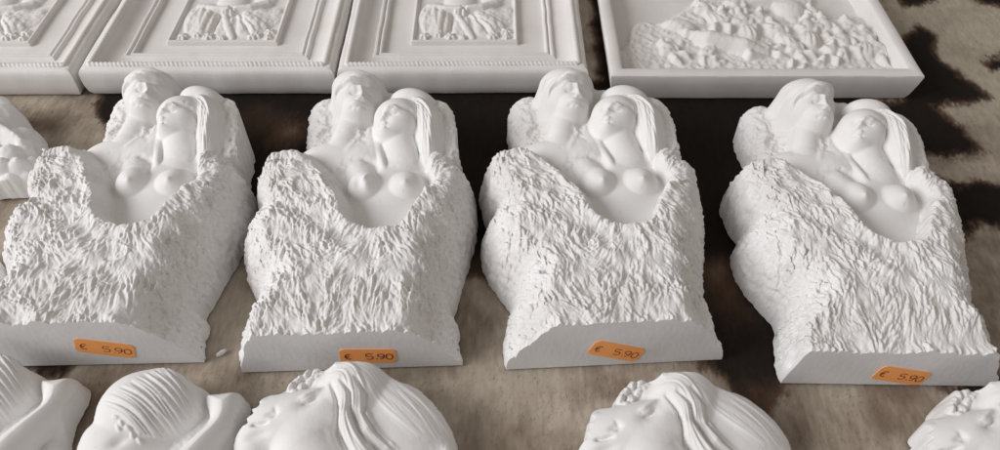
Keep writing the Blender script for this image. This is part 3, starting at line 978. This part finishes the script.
hill = [c2(*p, 9)[:2] for p in [(85, 225), (80, 120), (110, 62), (180, 62), (260, 20), (330, -20), (640, -20), (650, 40), (760, 40), (860, 90), (935, 225)]]
hd = sdf(U, V, smooth(hill, 4))
R.z += 3.6 * sstep(hd, -0.5, 5) + 1.4 * fbm(U / 4, V / 4, 5, 3) * sstep(hd, 0, 3)
R.tufts(620, (2.2, 6), (0.9, 1.8), (0.8, 2.4), 3.0 * noise(U / 6, V / 6, 2), sstep(hd, 0, 1.5) * (1 - 0.85 * sstep(V - 0.02 * U, 16, 24) * sstep(U, -iw + 10, -iw + 18)), seed=4, jit=0.9)
for k in range(45):
    x, y = rr.uniform(100, 900), rr.uniform(20, 210)
    p = c2(x, y, 10)
    j, i = int((p[1] - V[0, 0]) / R.res), int((p[0] - U[0, 0]) / R.res)
    if 0 <= j < U.shape[0] and 0 <= i < U.shape[1] and hd[j, i] > 1.5:
        R.ell((p[0], p[1], R.z[j, i] - 0.8), (rr.uniform(2.4, 5.0), rr.uniform(2.0, 3.4), rr.uniform(2, 4)), rr.uniform(0, 3), None, 1.0)
def figure(x, y, lean, sc, kind):
    """one small person of the crowd: trunk, head, arms, legs or a robe"""
    b0 = c2(x, y, 9); sc *= 1.2
    ca, sa = math.cos(lean), math.sin(lean)

    def q(du, dv, z):
        return (b0[0] + sc * (du * ca - dv * sa), b0[1] + sc * (du * sa + dv * ca), z)
    R.tube([q(0, 0, 10), q(.3, 5, 11.5), q(0, 9, 12)], [3.0 * sc, 3.4 * sc, 2.6 * sc], None, 0.8, flat=0.9)
    R.ell(q(rr.uniform(-1, 1), 13.2, 12.5), (2.3 * sc, 2.6 * sc, 2.8 * sc), lean, None, 0.4)
    s1, s2 = rr.uniform(-1, 1), rr.uniform(-1, 1)
    R.tube([q(-2.6, 8, 11.5), q(-4.6, 5 + 2 * s1, 12), q(-2 + 2 * s2, 3, 13)], [1.9 * sc, 1.8 * sc, 1.5 * sc], None, 1.0)
    R.tube([q(2.6, 8, 11.5), q(4.8, 5 + 2 * s2, 12), q(4 + 2 * s1, 2, 12.5)], [1.9 * sc, 1.8 * sc, 1.5 * sc], None, 1.0)
    if kind:      # a robe falling in folds
        R.ell(q(0, -5, 8.5), (5.5 * sc, 8 * sc, 5.5 * sc), lean, None, 0.8)
        for k in (-1, 0, 1):
            R.ridge([q(k * 1.0, 1, 0), q(k * 2.4, -5, 0), q(k * 3.4, -11, 0)], 0.7, -1.3)
    else:
        R.tube([q(-1.6, 0, 10), q(-4, -5, 12.5), q(-3, -11, 9.5)], [2.3 * sc, 2.0 * sc, 1.2 * sc], None, 0.5)
        R.tube([q(1.6, 0, 10), q(4.4, -4, 13), q(5, -10, 9.5)], [2.3 * sc, 2.0 * sc, 1.2 * sc], None, 0.5)


for x, y, le, sc, kd in [(365, 80, -.2, 1.0, 0), (440, 90, .15, 1.05, 1), (485, 84, -.1, 1.0, 0), (550, 118, .3, 1.05, 1), (628, 112, -.1, 1.1, 1), (690, 104, .2, 1.0, 0),
                         (742, 152, .1, 1.05, 0), (800, 142, -.2, 1.0, 1), (770, 104, .25, .9, 0), (852, 172, .3, .95, 0), (605, 168, .5, .85, 0), (695, 178, -.4, .85, 0),
                         (225, 172, .6, .85, 0), (325, 178, -.1, .7, 0), (650, 62, .1, .8, 0), (330, 50, .4, .9, 1), (410, 36, 0, .95, 0), (520, 160, 1.2, .8, 0)]:
    figure(x, y, le, sc, kd)
R.ell(c2(570, 36, 9), (12, 10, 7.5), 0, None, 0.8)
R.tube([c2(420, 12, 10), c2(490, 4, 11), c2(560, 8, 10)], [4, 5, 4], None, 1.5)
R.tube([c2(278, 106, 12), c2(330, 114, 15), c2(400, 130, 14), c2(440, 138, 14), c2(505, 160, 11)], [2.4, 5.2, 4.4, 5.0, 2.4], None, 0.8)
R.ell(c2(262, 102, 12), (2.8, 2.8, 3.2), 0, None, 0.5)
R.tube([c2(320, 120, 13), c2(345, 150, 12), c2(370, 158, 10)], [2.0, 1.7, 1.3], None, 0.5)
R.tube([c2(440, 140, 12), c2(455, 165, 13), c2(500, 172, 10)], [3.0, 2.4, 1.5], None, 0.5)
# ribbed wing of cloth on the left
R.ell(c2(238, 92, 8), (13, 6.5, 8), -0.25, None, 0.8)
R.strands([c2(190, 85, 14), c2(205, 75, 14), c2(225, 66, 14)], [c2(250, 118, 14), c2(275, 108, 14), c2(300, 100, 14)], 9, 0.9, 1.4, seed=2, wob=0.1)
R.soften(np.ones_like(U), 6)
R.z += 0.35 * fbm(U / 3, V / 3, 15, 3) * sstep(R.z - flat, 0.5, 2)
R.build({0: 'figure_relief'}, M_FRAME, tray)

# ------------------------------------------------------------------ pieces at the picture's left edge
_c0 = np.array([*world(5, 150, 0)[:2], 0])


def H0(px, py, z):
    return tuple(world(px, py, z) - _c0)


o = [(-60, 110, 10), (-20, 99, 16), (5, 101, 18), (20, 112, 18), (34, 122, 16), (38, 135, 14), (37, 150, 12), (42, 165, 10), (39, 182, 8), (28, 192, 4), (5, 195, 3), (-30, 198, 3), (-70, 180, 4)]
R = Relief(smooth([H0(*p)[:2] for p in o], 5), 0.4, edge_noise=0.9, seed=31, edge_scale=6)
U, V, d = R.U, R.V, R.d
R.z = 15 * dome(d / 8, 2)
R.ell(H0(-6, 126, 10), (22, 17, 17), 0.35, None, 3)
R.ell(H0(-30, 150, 8), (24, 22, 17), 0.2, None, 3)
R.tube([H0(-30, 118, 24), H0(0, 128, 24), H0(22, 141, 20), H0(36, 143, 14)], [2.2, 2.4, 2.6, 2.2], None, 1.5)
for x, y, z, a, b, h in [(-4, 156, 15, 7, 6, 8), (12, 157, 15, 7, 5.5, 8), (27, 156, 12, 6, 5, 7.5), (35, 166, 9, 4.5, 4.5, 6.5), (21, 170, 12, 6.5, 5.5, 8), (5, 171, 13, 7, 5.5, 8), (-9, 174, 13, 6, 5, 8),
                         (30, 180, 7, 5.5, 4.5, 7), (13, 184, 8, 6.5, 4.5, 7.5), (-4, 187, 8, 6, 4.5, 7), (4, 163, 18, 2.6, 2.4, 4), (19, 163, 17, 2.6, 2.2, 4)]:
    R.ell(H0(x, y, z), (a, b, h), 0.3, None, 0.9)
R.strands([H0(-20, 106, 26), H0(0, 112, 27), H0(20, 126, 24)], [H0(-24, 116, 28), H0(-4, 122, 28), H0(18, 136, 24)], 4, 0.9, 0.7, seed=3)
R.z += 0.7 * fbm(U / 4, V / 4, 3, 3) * sstep(d, 0, 3)
R.soften(np.ones_like(U), 2)
rose = R.build({0: 'cherub_figure'}, M_SMOOTH, None)[0]
rose.location = tuple(_c0 * MM)
rose['label'] = 'lumpy white plaster figure cut off at the picture edge, behind the leaning couple statue'
rose['category'] = 'statuette'

_c1 = np.array([*world(-6, 272, 0)[:2], 0])
o = [(-30, 255, 4), (-8, 258, 6), (2, 264, 5), (6, 273, 4), (3, 282, 3), (-12, 286, 2), (-34, 280, 2)]
R = Relief(smooth([tuple(world(*p) - _c1)[:2] for p in o], 5), 0.3, edge_noise=0.4, seed=32, edge_scale=4)
R.z = 10 * dome(R.d / 4, 2)
R.ell(tuple(world(-10, 270, 4) - _c1), (7, 5, 8), 0.4, None, 1)
R.ridge([tuple(world(-14, 262, 10) - _c1), tuple(world(-2, 270, 10) - _c1), tuple(world(0, 280, 6) - _c1)], 1.0, -1.2)
R.z += 0.4 * fbm(R.U / 3, R.V / 3, 3, 3) * sstep(R.d, 0, 2)
sm = R.build({0: 'small_figurine'}, M_SMOOTH, None)[0]
sm.location = tuple(_c1 * MM)
sm['label'] = 'small rounded white plaster piece poking in at the edge, beside the leaning couple statue'
sm['category'] = 'statuette'

# crumb of plaster on the rug
o = [(-2.6, -0.6), (-0.8, -1.1), (1.8, -0.4), (2.4, 0.7), (0.4, 1.2), (-1.8, 0.6)]
R = Relief(smooth(o, 4), 0.2, edge_noise=0.4, seed=5, edge_scale=1.5)
R.z = 1.6 * dome(R.d / 1.0, 2) + 0.4 * fbm(R.U / .8, R.V / .8, 3, 2) * (R.d > 0)
cr = R.build({0: 'plaster_crumb'}, M_SMOOTH, None)[0]
cp = world(222, 354); cr.location = (cp[0] * MM, cp[1] * MM, 0.0006); cr.rotation_euler[2] = 0.5
cr['label'] = 'tiny white crumb of broken plaster lying on the brown hide'
cr['category'] = 'crumb'

# ------------------------------------------------------------------ the cowhide they stand on
DARK = [(98, 165), (106, 130), (94, 112), (100, 96), (112, 80), (600, 78), (583, -70), (626, -70), (628, 58), (902, 100), (905, 36), (918, 25), (934, 32), (940, 58),
        (962, 72), (993, 97), (962, 101), (938, 105), (948, 118), (968, 129), (984, 148), (974, 156), (946, 152), (922, 152), (915, 162), (935, 178),
        (962, 185), (1010, 178), (1010, 230), (985, 222), (960, 238), (900, 262), (860, 345), (800, 372), (782, 395), (762, 420), (748, 418), (722, 384), (696, 362),
        (690, 345), (640, 320), (560, 300), (505, 290), (485, 274), (440, 268), (330, 262), (268, 222), (240, 196), (215, 168), (150, 172)]
SPOTS_AND_SHADE = [[(12, 356), (72, 358), (64, 374), (36, 380)], [(965, -12), (1010, -14), (1010, 6), (985, 3)], [(980, 58), (1006, 54), (1010, 66), (990, 66)],  # first patch is shade painted into the hide colour, the next are dark hair
         [(900, -30), (930, -30), (935, 1), (900, 3)], [(938, 380), (1010, 376), (1010, 395), (960, 396)]]  # last patch is a shadow by the right-hand base, painted as dark hide


def hide_tone(X, Y):
    """0 = pale hair, 1 = black hair and painted shade; and how brown the pale hair is"""
    wx = X + 6 * fbm(X / 22, Y / 22, 3, 3) + 1.3 * noise(X / 1.3, Y / 5, 5) + 1.0 * noise(X / .6, Y / 3, 6)
    wy = Y + 8 * fbm(X / 22, Y / 22, 4, 4) + 2.6 * noise(X / 0.9, Y / 6, 7) + 2.4 * noise(X / .45, Y / 3, 8)
    dk = sdf(wx, wy, [tuple(world(*p)[:2]) for p in DARK])
    for sp in SPOTS_AND_SHADE:
        dk = np.maximum(dk, sdf(wx, wy, [tuple(world(*p)[:2]) for p in sp]))
    dark = sstep(dk, -5.5, 6.0)
    # thin places of the black where brown shows through
    for px, py, r, a in [(288, 132, 13, .62), (224, 178, 9, .4), (722, 272, 12, .55), (735, 300, 20, .25), (770, 405, 14, .45), (478, 262, 10, .4), (255, 118, 16, .25)]:
        c = world(px, py)
        dark = dark * (1 - a * np.exp(-(((wx - c[0]) ** 2 + (wy - c[1]) ** 2) / r ** 2)))
    cream = sstep(X * 0.75 + Y * 0.66, 395, 470)
    brown = 0.33 + 1.2 * fbm(X / 40, Y / 40, 12, 3) + 0.5 * fbm(X / 9, Y / 14, 14, 3) + 0.4 * fbm(X / 2.0, Y / 9, 13, 3)
    for px, py, r, a in [(120, 420, 40, .35), (600, 440, 90, .25), (45, 120, 40, .35), (40, 240, 30, .3), (860, 430, 60, .2), (215, 340, 22, -.55), (470, 395, 25, -.3), (560, 385, 26, -.45), (225, 250, 22, -.1)]:
        c = world(px, py)
        brown = brown + a * np.exp(-(((X - c[0]) ** 2 + (Y - c[1]) ** 2) / r ** 2))
    return dark, np.clip(brown, 0, 1), cream


def hide_colour(X, Y):
    dark, brown, cream = hide_tone(X, Y)
    pale = np.array([0.45, 0.39, 0.315]); tan = np.array([0.215, 0.168, 0.125]); crm = np.array([0.42, 0.375, 0.295]); blk = np.array([0.017, 0.013, 0.011])
    brn = np.array([0.10, 0.062, 0.042])
    c = pale + (tan - pale) * brown[..., None]
    c = c + (crm * (1 - 0.22 * brown[..., None]) - c) * cream[..., None]
    mid = sstep(dark, 0.0, 0.55)[..., None]; full = sstep(dark, 0.45, 1.0)[..., None]
    c = c + (brn - c) * mid
    return c + (blk - c) * full


def colour_attr(me, rgb):
    a = me.color_attributes.new('hide', 'FLOAT_COLOR', 'POINT')
    a.data.foreach_set('color', np.concatenate([rgb, np.ones((len(rgb), 1))], 1).astype(np.float32).ravel())


def hide_mat(name, rough, spec):
    m, nt, b = new_mat(name)
    n, l = nt.nodes, nt.links
    at = n.new('ShaderNodeVertexColor'); at.layer_name = 'hide'
    tc = n.new('ShaderNodeTexCoord')
    t = n.new('ShaderNodeTexNoise'); t.inputs['Scale'].default_value = 500; t.inputs['Detail'].default_value = 3
    mp = n.new('ShaderNodeMapping'); mp.inputs['Scale'].default_value = (1, 0.25, 1)
    l.new(tc.outputs['Object'], mp.inputs['Vector']); l.new(mp.outputs['Vector'], t.inputs['Vector'])
    r = n.new('ShaderNodeMapRange'); r.inputs['To Min'].default_value = 0.7; r.inputs['To Max'].default_value = 1.25
    l.new(t.outputs['Fac'], r.inputs['Value'])
    mu = n.new('ShaderNodeVectorMath'); mu.operation = 'MULTIPLY'
    l.new(at.outputs['Color'], mu.inputs[0]); l.new(r.outputs['Result'], mu.inputs[1])
    l.new(mu.outputs['Vector'], b.inputs['Base Color'])
    b.inputs['Roughness'].default_value = rough; b.inputs['Specular IOR Level'].default_value = spec
    return m


gx = np.concatenate([np.linspace(-900, -390, 24)[:-1], np.arange(-390, 391, 1.4), np.linspace(391, 900, 24)[1:]])
gy = np.concatenate([np.linspace(-200, 110, 14)[:-1], np.arange(110, 511, 1.4), np.linspace(512, 1100, 24)[1:]])
X, Y = np.meshgrid(gx, gy)
Zr = -1.1 + 0.55 * fbm(X / 16, Y / 16, 91, 3)
Vv = np.stack([X, Y, Zr], -1).reshape(-1, 3)
idx = np.arange(X.size).reshape(X.shape)
Fc = np.stack([idx[:-1, :-1], idx[:-1, 1:], idx[1:, 1:], idx[1:, :-1]], -1).reshape(-1, 4)
hide = make_mesh('cowhide_ground', Vv, Fc, hide_mat('cowhide_skin', 0.95, 0.1))
colour_attr(hide.data, hide_colour(X, Y).reshape(-1, 3))
hide['kind'] = 'structure'

# short hair of the hide: fine tapering blades lying with the nap
NB = 230000
hx = rng.uniform(-385, 385, NB); hy = rng.uniform(115, 505, NB)
vis = np.abs(hx) < 0.76 * hy * 0.70 + 150
hx, hy = hx[vis], hy[vis]; NB = len(hx)
az = -1.75 + 1.1 * fbm(hx / 38, hy / 38, 55, 3) + rng.normal(0, .28, NB)
ln = rng.uniform(1.8, 3.8, NB); lift = rng.uniform(.07, .22, NB); wd = rng.uniform(.07, .16, NB)
dx, dy = np.cos(az), np.sin(az)
z0 = -1.3 + 0.55 * fbm(hx / 16, hy / 16, 91, 3)
V4 = np.zeros((NB, 5, 3))
for k, (t, ww) in enumerate(((0, 1), (0, -1), (.55, .8), (.55, -.8), (1, 0))):
    bend = t * (1 - .35 * t)
    V4[:, k, 0] = hx + dx * ln * t - dy * wd * ww; V4[:, k, 1] = hy + dy * ln * t + dx * wd * ww
    V4[:, k, 2] = z0 + ln * lift * bend
b = np.arange(NB)[:, None] * 5
tri = np.concatenate([b + np.array([[0, 2, 3]]), b + np.array([[0, 3, 1]]), b + np.array([[2, 4, 3]])])
hair = make_mesh('cowhide_hair', V4.reshape(-1, 3), tri, hide_mat('cowhide_hair', 0.8, 0.12), smooth_shade=False)
hc = hide_colour(hx, hy) * (rng.uniform(.8, 1.25, NB))[:, None]
colour_attr(hair.data, np.repeat(hc, 5, axis=0))
hair['kind'] = 'stuff'; hair['label'] = 'short black and tan hair of the cowhide'; hair['category'] = 'hide hair'

# ------------------------------------------------------------------ light
wd_ = bpy.data.worlds.new('World'); S.world = wd_; wd_.use_nodes = True
bg = wd_.node_tree.nodes['Background']
bg.inputs['Color'].default_value = (1.0, 0.915, 0.86, 1); bg.inputs['Strength'].default_value = 0.325


def area(name, loc, target, sx, sy, power, col):
    from mathutils import Vector
    la = bpy.data.lights.new(name, 'AREA'); la.shape = 'RECTANGLE'; la.size = sx; la.size_y = sy
    la.energy = power; la.color = col
    o = bpy.data.objects.new(name, la); COL.objects.link(o)
    o.location = loc
    o.rotation_euler = (Vector(target) - Vector(loc)).to_track_quat('-Z', 'Y').to_euler()
    return o


area('window_light', (-2.1, -0.28, 1.30), (0.0, 0.27, 0.0), 1.5, 1.3, 53, (0.97, 0.975, 1.0))

# ------------------------------------------------------------------ camera and picture
cam = bpy.data.cameras.new('camera'); co = bpy.data.objects.new('camera', cam); COL.objects.link(co)
co.location = (0, 0, CAM_H * MM); co.rotation_euler = (math.pi / 2 - PITCH, 0, 0)
cam.sensor_width = 36; cam.lens = 36 * FPX / 1000; cam.clip_start = 0.005; cam.clip_end = 50
cam.dof.use_dof = True; cam.dof.focus_distance = 0.385; cam.dof.aperture_fstop = 18
S.camera = co
S.view_settings.view_transform = 'Standard'; S.view_settings.look = 'None'
S.view_settings.exposure = 0.12; S.view_settings.gamma = 1; S.view_settings.use_curve_mapping = False
